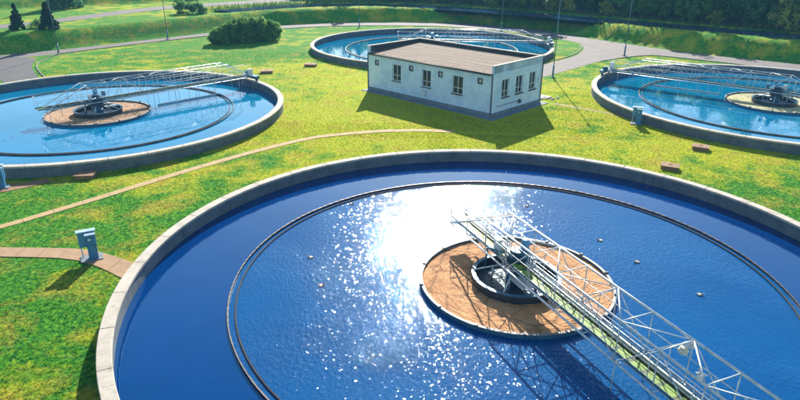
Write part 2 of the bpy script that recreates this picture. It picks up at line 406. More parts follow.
def kerb(L, z=0, w_=.12, hgt=.09, name='kerb'):
    L = smooth(L); mb = MB()
    d = np.gradient(L, axis=0); d /= np.hypot(*d.T)[:, None]; nn = np.column_stack([-d[:, 1], d[:, 0]]) * w_ / 2
    n = len(L); a = L + nn; b = L - nn
    vs = [(*p, z - .05) for p in a] + [(*p, z + hgt) for p in a] + [(*p, z + hgt) for p in b] + [(*p, z - .05) for p in b]
    fs = [(j * n + i, j * n + i + 1, (j + 1) * n + i + 1, (j + 1) * n + i) for j in range(3) for i in range(n - 1)]
    return tag(mb.add(vs, fs).build(name, M['kerb']), kind='structure')
R_IN = [(-60, 59), (-48.5, 74.7), (-43.6, 79.2), (-37.8, 86.9), (-30.5, 95.2), (-21, 105), (-10.7, 109.7), (-.2, 110.8), (10.2, 109.6), (16.6, 106.1), (24.3, 96.1), (27.6, 89.5), (32.8, 82.5), (37.9, 78.6), (46.4, 71.7), (68, 56), (118, 20)]
R_OUT = [(-62, 62), (-50.6, 78.1), (-45.1, 82.3), (-38.9, 89.7), (-31.5, 98.4), (-22.1, 109.6), (-11.2, 114.6), (-.3, 116.4), (10.8, 115.6), (20.0, 110.3), (26.0, 102.9), (30.4, 95.2), (35, 88.5), (40, 83.2), (49.2, 76.2), (70, 60.5), (120, 24)]
strip('road', R_IN, R_OUT, .012, M['road'], 120)
BR_A = [(10.5, 66.5), (17.4, 74.9), (22.4, 80), (25.5, 86.5), (26.2, 91.5)]
BR_B = [(13.0, 64.2), (19.5, 71.2), (24.8, 77.3), (29.2, 80.6), (33.5, 82.3)]
strip('road', BR_A, BR_B, .016, M['road'], 30)
LB_A = [(-50, 77), (-44.5, 76.2), (-43.2, 71.6), (-38.2, 64.4), (-36, 61.5)]
LB_B = [(-58, 67), (-50, 68.5), (-45.0, 67.0), (-40.6, 62.3), (-38.2, 59.0)]
strip('road', LB_A, LB_B, .018, M['roadl'], 30)
strip('road', FAR_A, FAR_B, .03, M['road'], 110, drape=True)
kerb([(-43.4, 79.0), (-43.6, 76.2), (-42.6, 71.4), (-37.4, 64.2)])
kerb(R_IN[2:9] + [(24.1, 96.0)]); kerb([(26.0, 91.3), (25.1, 86.5), (22.1, 80.4), (17.1, 75.2), (12.5, 69.5)]); kerb([(24.9, 77), (29.3, 80.3), (33.2, 81.9), (37.8, 78.3), (46.2, 71.4), (67, 55.6)])
# canal water sheet
cw = smooth(CANAL); d_ = np.gradient(cw, axis=0); d_ /= np.hypot(*d_.T)[:, None]; nn_ = np.column_stack([-d_[:, 1], d_[:, 0]])
wv = np.vstack([cw + nn_ * 3.6, cw - nn_ * 3.6]); k_ = len(cw)
tag(npmesh('water', np.column_stack([wv, np.full(len(wv), 2.04)]), np.array([(i + k_, i + 1 + k_, i + 1, i) for i in range(k_ - 1)]), M['canal']), kind='structure')

# paths of slabs in the lawn
def slab_path(name, A, B, mat, z=.02, gap=1.1, hgt=.03):
    A = smooth(A); B = smooth(B)
    L = np.hypot(*np.diff(A, axis=0).T).sum(); n = max(2, int(L / gap))
    def rs(L_):
        d = np.r_[0, np.cumsum(np.hypot(*np.diff(L_, axis=0).T))]; t = np.linspace(0, d[-1], n + 1); return np.column_stack([np.interp(t, d, L_[:, 0]), np.interp(t, d, L_[:, 1])])
    A = rs(A); B = rs(B); mb = MB()
    for i in range(n):
        e = .007
        a0, a1, b0, b1 = A[i] * (1 - e) + A[i + 1] * e, A[i] * e + A[i + 1] * (1 - e), B[i] * (1 - e) + B[i + 1] * e, B[i] * e + B[i + 1] * (1 - e)
        zz = z + random.uniform(-.006, .006)
        vs = [(*q, -.03) for q in (a0, b0, b1, a1)] + [(*q, zz) for q in (a0, b0, b1, a1)]
        mb.add(vs, [(4, 5, 6, 7), (0, 1, 5, 4), (1, 2, 6, 5), (2, 3, 7, 6), (3, 0, 4, 7)])
    o = mb.build(name, mat); me = o.data
    if me.polygons[0].normal.z < 0: me.flip_normals()
    return tag(o, kind='structure')
P1A = [(-24, 24.5), (-20.35, 28.3), (-19.4, 29.4), (-17.1, 32.3), (-13.04, 37.7), (-7.47, 43.75), (-4.62, 45.1), (-1.5, 46.1), (1.6, 46.4), (4.2, 46.0)]
P1B = [(-23.6, 24.2), (-20.05, 27.9), (-19.1, 28.95), (-16.8, 31.8), (-12.75, 37.1), (-7.3, 43.1), (-4.5, 44.5), (-1.4, 45.4), (1.5, 45.7), (4.0, 45.4)]
slab_path('path', P1A, P1B, M['slab'], .03, 1.5)
P2A = [(-26, 26.2), (-18.8, 25.75), (-15.6, 25.8), (-14.4, 25.6), (-12.6, 24.75), (-10.9, 23.7)]
P2B = [(-25.8, 25.3), (-18.4, 24.85), (-15.5, 24.85), (-14.2, 24.45), (-12.6, 23.5), (-11.2, 22.4)]
slab_path('path', P2A, P2B, M['slab2'], .035, 1.0)
slab_path('path', [(14.2, 55.2), (16.5, 53.3), (18.6, 51.3), (20.6, 50.0)], [(13.8, 54.7), (16.2, 52.9), (18.3, 50.9), (20.2, 49.4)], M['dirt'], .012, 3)
slab_path('path', [(-26.5, 33.9), (-23.3, 33.6), (-21.6, 34.9)], [(-26.5, 32.6), (-23.0, 32.3), (-21.0, 34.4)], M['cover'], .03, 1.0)
# concrete apron round the building comes with the building

# ------------------------------------------------------------------ settling tanks
TANKS = dict(near=((4.62, 23.1), 16.0, 11.65), left=((-25.25, 50.0), 15.25, 10.9), right=((34.3, 55.5), 16.2, 11.7), back=((4.1, 85.6), 16.4, 11.7))
def make_tank(key, label, scum_mat, wmat_in, wmat_out, off=(0, 0)):
    (cx, cy), R, wr = TANKS[key]
    t = empty('settling_tank', (cx, cy, 0), 0, label, 'settling tank')
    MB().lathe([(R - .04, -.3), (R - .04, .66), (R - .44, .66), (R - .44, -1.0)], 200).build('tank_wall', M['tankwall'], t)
    # coping cast in sections with open joints
    cpg = MB(); nj = 40; sub = 6
    for j in range(nj):
        a0 = 2 * math.pi * j / nj; a1 = 2 * math.pi * (j + 1) / nj - .0026
        dz = random.uniform(-.004, .004)
        vs = []; 
        for i in range(sub + 1):
            a = a0 + (a1 - a0) * i / sub; c, s = math.cos(a), math.sin(a)
            for r, z in ((R, .66), (R, .755 + dz), (R - .02, .77 + dz), (R - .47, .77 + dz), (R - .49, .755 + dz), (R - .49, .66)): vs.append((r * c, r * s, z))
        fs = [(i * 6 + q, i * 6 + 6 + q, i * 6 + 6 + (q + 1) % 6, i * 6 + (q + 1) % 6) for i in range(sub) for q in range(6)]
        fs += [tuple(range(6)), tuple(sub * 6 + q for q in range(6))[::-1]]
        cpg.add(vs, fs)
    cpg.build('coping', M['coping'], t)
    # outer weir plate with V notches cut in its top edge
    wp = MB(); n = 360; vs = []; fs = []
    for i in range(n):
        a = 2 * math.pi * i / n; ztop = .135 if i % 2 else .12
        for r, z in ((wr + .02, -.25), (wr + .02, ztop), (wr - .02, ztop), (wr - .02, -.25)): vs.append((r * math.cos(a), r * math.sin(a), z))
    for i in range(n):
        j = (i + 1) % n
        for q in range(3): fs.append((i * 4 + q, j * 4 + q, j * 4 + q + 1, i * 4 + q + 1))
    wp.add(vs, fs).build('weir_plate', M['weirlight'], t)
    bf = MB(); bf.ring(wr - .32, wr - .27, -.25, .085, 200)
    bf.build('scum_baffle', M['weir'], t)
    fr = 4.08; RZ = .22
    def P_(mb, nm, mt): o = mb.build(nm, mt, t); o.location = (off[0], off[1], 0); return o
    P_(MB().ring(fr - .08, fr, -.5, RZ, 128), 'feedwell_wall', M['bluesteel'])
    P_(MB().lathe([(fr + .02, RZ - .02), (fr + .02, RZ + .02), (fr - .09, RZ + .02), (fr - .09, RZ - .02)], 128, closed=True), 'feedwell_rim', M['rim'])
    for i in range(14):
        a = 2 * math.pi * (i + .3) / 14
        P_(MB().box((fr * math.cos(a), fr * math.sin(a), RZ + .04), (.14, .10, .07), a), 'bracket', M['darksteel'])
    n1, n2 = 26, 96; V = []
    for i in range(n1):
        for j in range(n2):
            r = 1.86 + (fr - .09 - 1.86) * i / (n1 - 1); a = 2 * math.pi * j / n2
            V.append((r * math.cos(a), r * math.sin(a), .12 + random.uniform(-.014, .020)))
    Fm = [(i * n2 + j, (i + 1) * n2 + j, (i + 1) * n2 + (j + 1) % n2, i * n2 + (j + 1) % n2) for i in range(n1 - 1) for j in range(n2)]
    P_(MB().add(V, Fm), 'scum_layer', scum_mat)
    ir = 1.86
    P_(MB().ring(ir - .10, ir, -.3, .46, 80), 'inner_ring', M['darksteel'])
    P_(MB().lathe([(ir + .03, .45), (ir + .03, .49), (ir - .13, .49), (ir - .13, .45)], 80, closed=True), 'inner_ring_rim', M['bluesteel'])
    P_(MB().lathe([(.0, .79), (.36, .79), (.36, .5), (.42, .45), (.42, -.3)], 32), 'centre_column', M['bluesteel'])
    # water sheets
    def sheet(r0_, r1_, z, mat, nn=160, o_=(0, 0)):
        o = MB().lathe([(r0_, z), (r1_, z)], nn).build('water', mat, None, (cx + o_[0], cy + o_[1], 0))
        if o.data.polygons[0].normal.z < 0: o.data.flip_normals()
        return tag(o, kind='structure')
    sheet(wr, R - .43, .03, wmat_out); sheet(3.2, wr, .034, wmat_in); sheet(.38, ir - .05, .16, M['w_pool'], 64, off)
    return t
make_tank('near', 'largest nearest round concrete tank with rust orange scum disc and sun glitter', M['scum_rust'], M['w_in'], M['w_out'], (.36, -.22))
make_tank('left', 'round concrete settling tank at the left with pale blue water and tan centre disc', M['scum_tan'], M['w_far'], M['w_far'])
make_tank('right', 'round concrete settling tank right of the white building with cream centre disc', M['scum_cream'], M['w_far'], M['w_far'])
make_tank('back', 'farthest round concrete settling tank half hidden behind the white building', M['scum_cream'], M['w_far'], M['w_far'])

# ------------------------------------------------------------------ scraper bridges (rotating truss walkways)
ZT, ZB, HW_ = 2.67, 1.15, .66
def make_bridge(R, label, flood=False, off=(0, 0)):
    k_ = 1.0 if flood else .75
    t = empty('scraper_bridge', (0, 0, 0), 0, label, 'bridge')
    s0 = -4.05; st = [-.8 + 1.625 * k for k in range(9)]; s1 = R - .45
    cr_ = .044 * k_; mr = .020 * k_
    for y in (-HW_, HW_):
        MB().bar((st[0], y, ZT), (st[-1], y, ZT), cr_, 8).build('top_chord', M['galv'], t)
        MB().bar((s0, y, ZB), (s1, y, ZB), cr_, 8).build('bottom_chord', M['galv'], t)
        b = MB(); b.bar((s0, y, ZB), (st[0], y, ZT), cr_, 6); b.bar((s1, y, ZB), (st[-1], y, ZT), cr_, 6)
        b.bar((s0 + 1.6, y, ZB), (s0 + 1.6, y, ZB + .76), mr, 6); b.bar((s0 + 1.6, y, ZB + .76), (st[0], y, ZB), mr)
        b.bar((s1 - 1.6, y, ZB), (s1 - 1.6, y, ZB + .76), mr, 6); b.bar((s1 - 1.6, y, ZB + .76), (st[-1], y, ZB), mr)
        for k, x in enumerate(st):
            b.bar((x, y, ZB), (x, y, ZT), mr)
            if k < 8: b.bar((x, y, ZT if k % 2 == 0 else ZB), (st[k + 1], y, ZB if k % 2 == 0 else ZT), mr)
        b.build('side_bracing', M['galv'], t)
    tb = MB()
    for k, x in enumerate(st):
        tb.bar((x, -HW_, ZT), (x, HW_, ZT), mr * 1.1)
        if k < 8:
            a, c = ((HW_, -HW_) if k % 2 == 0 else (-HW_, HW_)); tb.bar((x, a, ZT), (st[k + 1], c, ZT), mr * (1.35 if k % 2 == 0 else 1.0))
    tb.build('top_bracing', M['galv'], t)
    bb = MB(); xs_ = [s0, s0 + 1.6] + st + [s1 - 1.6, s1]
    for i, x in enumerate(xs_):
        bb.bar((x, -HW_, ZB), (x, HW_, ZB), mr)
        if i < len(xs_) - 1: bb.bar((x, -HW_ if i % 2 else HW_, ZB), (xs_[i + 1], HW_ if i % 2 else -HW_, ZB), mr * .9)
    bb.build('bottom_bracing', M['galv'], t)
    # grating deck: solid slab, rail shadows painted as dark cross bands
    dk = MB(); dw = .36
    dk.box(((s0 - .5 + s1) / 2, 0, ZB + .055), (s1 - s0 + .5, dw * 2, .03))
    dk.build('deck', M['grating'], t)
    for y in (-dw - .03, dw + .03):
        MB().box(((s0 - .5 + s1) / 2, y, ZB + .10), (s1 - s0 + .5, .012, .10)).build('kick_plate', M['bluesteel'], t)
        hr = MB()
        for z, rr in ((ZB + 1.1, .017), (ZB + .6, .013)): hr.bar((s0 - .5, y, z), (s1, y, z), rr, 6)
        x = s0 - .5
        while x < s1 + .01: hr.bar((x, y, ZB), (x, y, ZB + 1.1), .015, 6); x += 1.625
        hr.build('handrail', M['galv'], t)
    for z in (1.08, .6): MB().box((s0 - .52, 0, ZB + z), (.03, dw * 2, .035)).build('end_rail', M['galv'], t)
    # cable tray and water hose along the right half of the deck
    MB().box(((s0 + s1) / 2, .27, ZB + .12), (s1 - s0, .07, .08)).build('cable_tray', M['galv'], t)
    MB().bar((s0 + .4, .08, ZB + .10), (s1, .08, ZB + .10), .028, 8).build('hose', M['rope'], t)
    for yy in (-.20, -.30): MB().bar((s0, yy, ZB - .05), (s1, yy, ZB - .05), .03, 8).build('scum_pipe', M['galv'], t)
    # drive head at the centre
    for k in range(5):
        a = 2 * math.pi * k / 5 + .4; o = MB().bar((.55 * math.cos(a), .55 * math.sin(a), .9), (1.78 * math.cos(a), 1.78 * math.sin(a), .52), .035, 6).bar((1.0 * math.cos(a), 1.0 * math.sin(a), .15), (1.0 * math.cos(a), 1.0 * math.sin(a), .8), .03, 6).build('hub_strut', M['galv'], t); o.location = (*off, 0)
    o = MB().box((.95, -.35, .62), (.95, .55, .05)).build('service_plate', M['white'], t); o.location = (*off, 0)
    o = MB().bar((-.2, -.55, 1.5), (-1.2, -.75, 1.3), .05, 8).bar((-1.2, -.75, 1.3), (-1.25, -.8, .3), .05, 8).build('scum_pipe', M['bluesteel'], t); o.location = (*off, 0)
    dr = MB(); dr.lathe([(0, 1.62), (.30, 1.62), (.34, 1.55), (.34, 1.50), (.50, 1.46), (.54, 1.40), (.54, .95), (.5, .93), (.5, .8), (.0, .8)], 40); dr.build('drive_housing', M['drum'], t).location = (*off, 0)
    mo = MB(); mo.lathe([(0, 2.12), (.14, 2.12), (.18, 2.06), (.18, 1.68), (.24, 1.66), (.24, 1.60)], 20, c=(.1, .25)); mo.bar((.1, .25, 1.85), (.1, .55, 1.85), .07, 10); mo.build('drive_motor', M['cabp'], t).location = (*off, 0)
    cb = MB(); cb.box((-.55, -.2, 1.55), (.28, .22, .5)); cb.build('control_box', M['white'], t)
    cb = MB(); cb.box((.75, .30, 1.62), (.22, .3, .36)); cb.build('control_box', M['bluesteel'], t)
    # hanging scraper rods and skimmer blade
    for k, x in enumerate([7.4, 10.9, 13.2] if flood else [-3.9, -2.6, 4.6, 5.6, 6.6, 7.6, 8.6, 9.6, 10.6, 11.2, 13.2, 14.4]):
        for y in ((-HW_, HW_) if k % 2 == 0 else (HW_,)):
            zb_ = -.4 if abs(x) > 4.3 else .2
            MB().bar((x, y, ZB), (x, y, zb_), .020, 6).build('scraper_rod', M['galv'], t)
    if not flood: MB().box((7.9, -HW_ - .05, .08), (6.2, .025, .18)).build('skimmer_blade', M['galv'], t)
    # end carriage running on the tank coping
    ec = MB(); ec.box((R - .25, 0, 1.12), (.5, 2.3, .26)); ec.box((R - .7, 0, 1.17), (.9, 1.3, .12)); ec.build('end_carriage', M['bluesteel'], t)
    for y in (-.95, .95):
        wh = MB(); wh.bar((R - .31, y, .93), (R - .17, y, .93), .16, 18); wh.build('wheel', M['rope'], t)
    me_ = MB(); me_.bar((R - .25, .2, 1.42), (R - .25, .75, 1.42), .15, 14); me_.box((R - .25, .05, 1.36), (.36, .36, .3)); me_.build('travel_motor', M['bluesteel'], t)
    mc = MB(); mc.box((R - .65, -.55, 1.62), (.4, .3, .62)); mc.build('switch_box', M['white'], t)
    if flood:
        fl = MB(); fl.bar((9.0, HW_, ZT - .05), (8.75, HW_ - .05, ZT - .42), .02, 6); fl.build('lamp_bracket', M['galv'], t)
        fo = MB(); fo.lathe([(0, .02), (.10, .02), (.16, -.10), (.14, -.20), (0, -.22)], 16, c=(0, 0)); o = fo.build('floodlight', M['lampglass'], t); o.location = (8.72, HW_ - .06, ZT - .38)
        fo = MB(); fo.lathe([(0, .10), (.05, .09), (.17, .0), (.18, -.02), (0, -.02)], 16); o = fo.build('lamp_shade', M['white'], t); o.location = (8.86, HW_ - .04, ZT - .20)
        vb = MB(); vb.box((9.6, .40, ZB + .75), (.16, .12, .14)).bar((9.45, .40, ZB + .8), (9.8, .40, ZB + .95), .03, 6).bar((9.5, .4, ZB + 1.0), (9.72, .40, ZB + .6), .025, 6); vb.build('valve', M['white'], t)
    return t
b1 = make_bridge(16.0, 'nearest galvanised truss bridge crossing the rust orange scum disc, with a yellow green walkway', True, (.34, .24))
b1.location = (4.62, 23.1, 0); b1.rotation_euler.z = rad(-66.95)
b2 = make_bridge(15.25, 'galvanised truss bridge over the left tank with pale blue water'); b2.location = (-25.25, 50, 0); b2.rotation_euler.z = rad(46.5)
b3 = make_bridge(16.2, 'galvanised truss bridge over the tank right of the white building'); b3.location = (34.3, 55.5, 0); b3.rotation_euler.z = rad(142)
b4 = make_bridge(16.4, 'farthest truss bridge on the tank behind the white building roof'); b4.location = (4.1, 85.6, 0); b4.rotation_euler.z = rad(-3.5)
for b in (b1, b2, b3, b4): b['group'] = 'truss bridges on the round tanks'

# ------------------------------------------------------------------ white service building
BA = (7.552, 49.76); HA = -.761; BL, BW = 14.9, 7.5
bld = empty('service_building', (BA[0], BA[1], 0), HA, 'white flat roofed service building with brown roof between the four tanks', 'building')
# local frame: front facade along -x from the near corner (0,0); depth along +y
def wall_panel(p0, p1, z0, z1, openings, th, inward):
    """vertical wall from p0 to p1 with rectangular openings (u0,u1,z0,z1) and reveals"""
    p0 = Vector(p0); p1 = Vector(p1); L = (p1 - p0).length; d = (p1 - p0) / L; n = Vector(inward)
    us = sorted({0, L} | {u for o in openings for u in o[:2]}); zs = sorted({z0, z1} | {z for o in openings for z in o[2:]})
    mb = MB()
    def pt(u, z, dep=0): q = p0 + d * u + n * dep; return (q.x, q.y, z)
    for u0_, u1_ in zip(us[:-1], us[1:]):
        for a, b in zip(zs[:-1], zs[1:]):
            if any(o[0] <= u0_ + 1e-6 and u1_ <= o[1] + 1e-6 and o[2] <= a + 1e-6 and b <= o[3] + 1e-6 for o in openings): continue
            mb.add([pt(u0_, a), pt(u1_, a), pt(u1_, b), pt(u0_, b)], [(0, 1, 2, 3)])
    for u0_, u1_, a, b in openings:
        for q in (((u0_, a), (u1_, a)), ((u1_, a), (u1_, b)), ((u1_, b), (u0_, b)), ((u0_, b), (u0_, a))):
            mb.add([pt(*q[0]), pt(*q[1]), pt(*q[1], th), pt(*q[0], th)], [(0, 1, 2, 3)])
    return mb
FW = [(BL - 11.55, BL - 10.45, 1.45, 3.0), (BL - 7.85, BL - 6.77, 1.45, 3.0), (BL - 4.32, BL - 3.15, 1.42, 3.0)]
VV = [(BL - 13.61, 2.84), (BL - 9.15, 2.9), (BL - 5.66, 2.85), (BL - 1.35, 2.9)]
FV = [(u - .25, u + .25, z - .25, z + .25) for u, z in VV]
SW = [(1.25, 2.3, 1.5, 3.02), (3.3, 4.4, 1.5, 3.05), (5.4, 6.45, 1.5, 3.08)]
wl = wall_panel((-BL, 0, 0), (0, 0, 0), .38, 3.6, FW + FV, .16, (0, 1, 0))
b_ = wall_panel((0, 0, 0), (0, BW, 0), .38, 4.27, SW, .16, (-1, 0, 0)); wl.add(b_.v, b_.f)
b_ = wall_panel((0, BW, 0), (-BL, BW, 0), .38, 4.27, [], .16, (0, -1, 0)); wl.add(b_.v, b_.f)
b_ = wall_panel((-BL, BW, 0), (-BL, 0, 0), .38, 4.27, [], .16, (1, 0, 0)); wl.add(b_.v, b_.f)
wl.build('wall', M['stucco'], bld)
pl = MB()
pl.box((-BL / 2, BW / 2, .19), (BL + .06, BW + .06, .38)); pl.build('plinth', M['plinth'], bld)
ap = MB(); ap.box((-BL / 2 + .15, BW / 2 - .1, .0), (BL + .9, BW + 1.1, .10)); ap.build('apron', M['plinth'], bld)
# roof felt, sloping down to the front eave
rf = MB(); zf, zk = 3.66, 3.98
rf.add([(-BL + .22, -.12, zf), (-.22, -.12, zf), (-.22, BW - .22, zk), (-BL + .22, BW - .22, zk), (-BL + .22, -.12, zf - .1), (-.22, -.12, zf - .1), (-.22, BW - .22, zk - .1), (-BL + .22, BW - .22, zk - .1)],
       [(0, 1, 2, 3), (7, 6, 5, 4), (0, 4, 5, 1), (1, 5, 6, 2), (2, 6, 7, 3), (3, 7, 4, 0)])
rfo = rf.build('roof', M['roof'], bld)
def chip(n_):
    mb = MB()
    for _ in range(n_):
        x = random.uniform(-BL + .5, -.5); y = random.choice([random.uniform(.1, .6), random.uniform(.1, BW - .5)]); s_ = random.uniform(.025, .055)
        mb.box((x, y, zf + (zk - zf) * (y + .12) / (BW - .1) + s_ / 3), (s_ * 1.5, s_, s_ * .7), random.uniform(0, 3))
    return mb
for k in range(1, 7): MB().box((-BL / 2, k * BW / 7, zf + (zk - zf) * (k * BW / 7 + .12) / (BW - .1) + .004), (BL - .6, .05, .012)).build('felt_seam', M['trim2'], rfo)
chip(70).build('roof_debris', M['stone'], rfo)['kind'] = 'stuff'
# raised parapets left, back, right
pp = MB(); pp.box((-BL + .11, BW / 2, 3.97), (.22, BW, .62)); pp.box((-.11, BW / 2, 3.97), (.22, BW - .004, .62)); pp.box((-BL / 2, BW - .11, 3.965), (BL - .444, .22, .61)); pp.build('parapet', M['stucco'], bld)
pc = MB(); pc.box((-BL + .11, BW / 2 - .01, 4.30), (.30, BW + .10, .045)); pc.box((-.11, BW / 2 - .01, 4.30), (.30, BW + .10, .045)); pc.box((-BL / 2, BW - .11, 4.298), (BL - .53, .30, .045)); pc.build('parapet_cap', M['coping'], bld)
# dark strips painting the shade on the inner faces of parapets
pi = MB(); pi.box((-BL + .235, BW / 2, 3.99), (.022, BW - .5, .54)); pi.box((-BL / 2, BW - .235, 4.08), (BL - .52, .022, .34)); pi.box((-.235, BW / 2, 3.99), (.022, BW - .5, .54)); pi.build('parapet_shade_strip', M['trim'], bld)
gt = MB(); gt.bar((-BL + .2, -.17, 3.56), (-.2, -.17, 3.56), .07, 8); gt.build('gutter', M['trim'], bld)
for x in (-BL + .08, -.10):
    MB().bar((x, -.07, .3), (x, -.07, 3.55), .045, 8).build('downpipe', M['trim'], bld)
MB().bar((.09, BW - .2, .3), (.09, BW - .2, 4.2), .045, 8).build('downpipe', M['trim'], bld)
def win(opening, front=True):
    u0_, u1_, a, b = opening; wd, ht = u1_ - u0_, b - a
    def tr(u, dep, z, su, sdp, sz):
        if front: return (-BL + u, dep, z), (su, sdp, sz)
        return (-dep, u, z), (sdp, su, sz)
    fr = MB(); uc = (u0_ + u1_) / 2; zc = (a + b) / 2; t_ = .07; dp = .12
    for uu, zz, su, sz in ((uc, b - t_ / 2, wd, t_), (uc, a + t_ / 2, wd, t_), (u0_ + t_ / 2, zc, t_, ht - 2 * t_), (u1_ - t_ / 2, zc, t_, ht - 2 * t_), (uc, zc + .02, .06, ht - 2 * t_), (uc - wd / 4 + .01, a + ht * .34, wd / 2 - .10, .045), (uc + wd / 4 - .01, a + ht * .34, wd / 2 - .10, .045)):
        fr.box(*tr(uu, dp, zz, su, .06, sz))
    f = fr.build('window', M['frame'], bld)
    gl = MB(); gl.box(*tr(uc, dp + .035, zc, wd, .012, ht)); gl.build('pane', M['glassm'], f)
    si = MB(); si.box(*tr(uc, -.02, a - .025, wd + .14, .20, .05)); si.build('sill', M['trim'], f)
for o in FW: win(o)
for o in SW: win(o, False)
for u0_, u1_, a, b in FV:
    v = MB(); uc = (u0_ + u1_) / 2; zc = (a + b) / 2
    for uu, zz, su, sz in ((uc, b - .04, .5, .08), (uc, a + .04, .5, .08), (u0_ + .04, zc, .08, .34), (u1_ - .04, zc, .08, .34)): v.box((-BL + uu, .02, zz), (su, .10, sz))
    f = v.build('vent', M['trim'], bld)
    s_ = MB(); s_.box((-BL + uc, .1, zc), (.5, .02, .5))
    for k in range(4): s_.box((-BL + uc, .07, a + .12 + k * .09), (.34, .05, .02), 0, Matrix.Rotation(.6, 3, 'X'))
    s_.build('louvre', M['frame'], f)
mb = MB(); mb.box((-7.45, -.11, 1.0), (.42, .2, .34)); mb.box((-7.45, -.05, .72), (.12, .08, .24)); mb.build('meter_box', M['frame'], bld)
mb = MB(); mb.bar((.02, 3.95, .80), (.16, 3.95, .80), .17, 16); mb.build('pipe_flange', M['trim'], bld)
mb = MB(); mb.bar((.05, .6, .86), (.05, 3.8, .86), .022, 6); mb.build('conduit', M['trim'], bld)
mb = MB(); mb.box((.07, 6.9, 2.3), (.12, .3, .4)); mb.build('meter_box', M['frame'], bld)
# rubble beside the building
for i, (x, y, s_) in enumerate([(13.55, 57.0, .34), (14.2, 56.6, .27), (13.1, 56.5, .24), (14.8, 57.1, .22)]):
    mb = MB(); mb.lathe([(0, s_ * .55), (s_ * .5, s_ * .5), (s_ * .9, s_ * .2), (s_, -.02)], 7)
    mb.v = [(a * random.uniform(.8, 1.15), b * random.uniform(.8, 1.15), c) for a, b, c in mb.v]
    o = mb.build('stone', M['stone'], None, (x, y, 0)); tag(o, ['largest grey rubble stone beside the right wall of the white building', 'grey rubble stone between two others right of the building corner', 'grey rubble stone nearest the building corner', 'small grey rubble stone farthest right of the building corner'][i], 'stone', 'rubble stones beside the building')
o = MB().box((0, 0, .06), (2.0, 1.1, .12), .0).build('concrete_step', M['coping'], None, (13.2, 57.6, 0)); o.rotation_euler.z = HA; tag(o, 'pale concrete step slab at the right rear corner of the white building', 'step')

# ------------------------------------------------------------------ control cabinets (kiosks)
def kiosk(loc, rz, label):
    t = empty('control_cabinet', loc, rz, label, 'cabinet', 'control cabinets beside the tanks'); t.scale = (.92, .92, .92)
    b = MB(); b.box((0, 0, .70), (.42, .30, 1.30)); b.build('cabinet_body', M['cab'], t)
    b = MB(); b.box((0, -.01, 1.375), (.48, .38, .05)); b.build('cabinet_roof', M['cabtop'], t)
    b = MB(); b.box((-.0, -.156, .74), (.36, .012, 1.1)); d = b.build('cabinet_door', M['cab'], t)
    MB().box((.12, -.172, .8), (.03, .02, .12)).build('door_handle', M['darksteel'], d)
    MB().box((-.06, -.164, 1.12), (.12, .006, .09)).build('name_plate', M['white'], d)
    for z in (.35, .75, 1.15): MB().bar((-.185, -.165, z - .04), (-.185, -.165, z + .04), .012, 6).build('hinge', M['darksteel'], d)
    MB().bar((.12, .10, 0), (.12, .19, .62), .022, 6).build('conduit', M['rope'], t)
    b = MB(); b.box((-.16, .30, 1.02), (.78, .16, .82)); b.build('instrument_panel', M['cabp'], t)
    b = MB(); b.box((-.16, .28, 1.455), (.88, .32, .045)); b.build('panel_roof', M['cabtop'], t)
    for x in (-.48, .16): MB().bar((x, .30, 0), (x, .30, .62), .028, 6).build('leg', M['cabtop'], t)
    MB().box((-.1, .12, .03), (1.0, .75, .06)).build('base_slab', M['plinth'], t)
    return t
kiosk((-13.95, 24.75, .02), rad(28), 'blue and white control cabinet on the slab path left of the nearest tank')
kiosk((-23.3, 33.3, .02), rad(20), 'blue control cabinet cut off by the left edge, in front of the left tank')
kiosk((19.2, 48.2, .02), rad(-20), 'small blue control cabinet standing against the rim of the right tank')

# ------------------------------------------------------------------ inspection covers in the lawn
for (x, y, rz, lb, s_) in [(-19.3, 35.2, .1, 'square brown access cover in the grass just below the left tank rim', 1.0), (-14.9, 68.2, .2, 'brown access cover beside the far end of the left truss bridge', 1.25),
                      (-10.6, 72.4, -.1, 'lone brown access cover between the bush and the farthest tank', 1.25), (21.4, 41.8, -.5, 'brown access cover farther right, nearest the right tank', 1.0), (17.55, 37.65, -.5, 'brown access cover closest to the rim of the nearest tank', 1.0)]:
    t = empty('access_cover', (x, y, 0), rz, lb, 'cover', 'brown access covers in the lawn')
    mb = MB(); mb.box((0, 0, .10), (1.02 * s_, .78 * s_, .24)); mb.build('shaft_rim', M['cover'], t)
    mb = MB(); mb.box((0, 0, .245), (1.12 * s_, .88 * s_, .05)); li = mb.build('lid', M['cover'], t)
    MB().bar((-.12, 0, .30), (.12, 0, .30), .015, 6).build('lid_handle', M['darksteel'], li)
mb = MB(); mb.lathe([(0, .09), (.28, .09), (.34, .05), (.36, -.02)], 20); o = mb.build('round_cover', M['reed'], None, (-16.2, 38.6, 0)); o.data.materials[0] = M['dirt']; tag(o, 'flat round mossy cover in the grass under the left tank rim', 'cover')

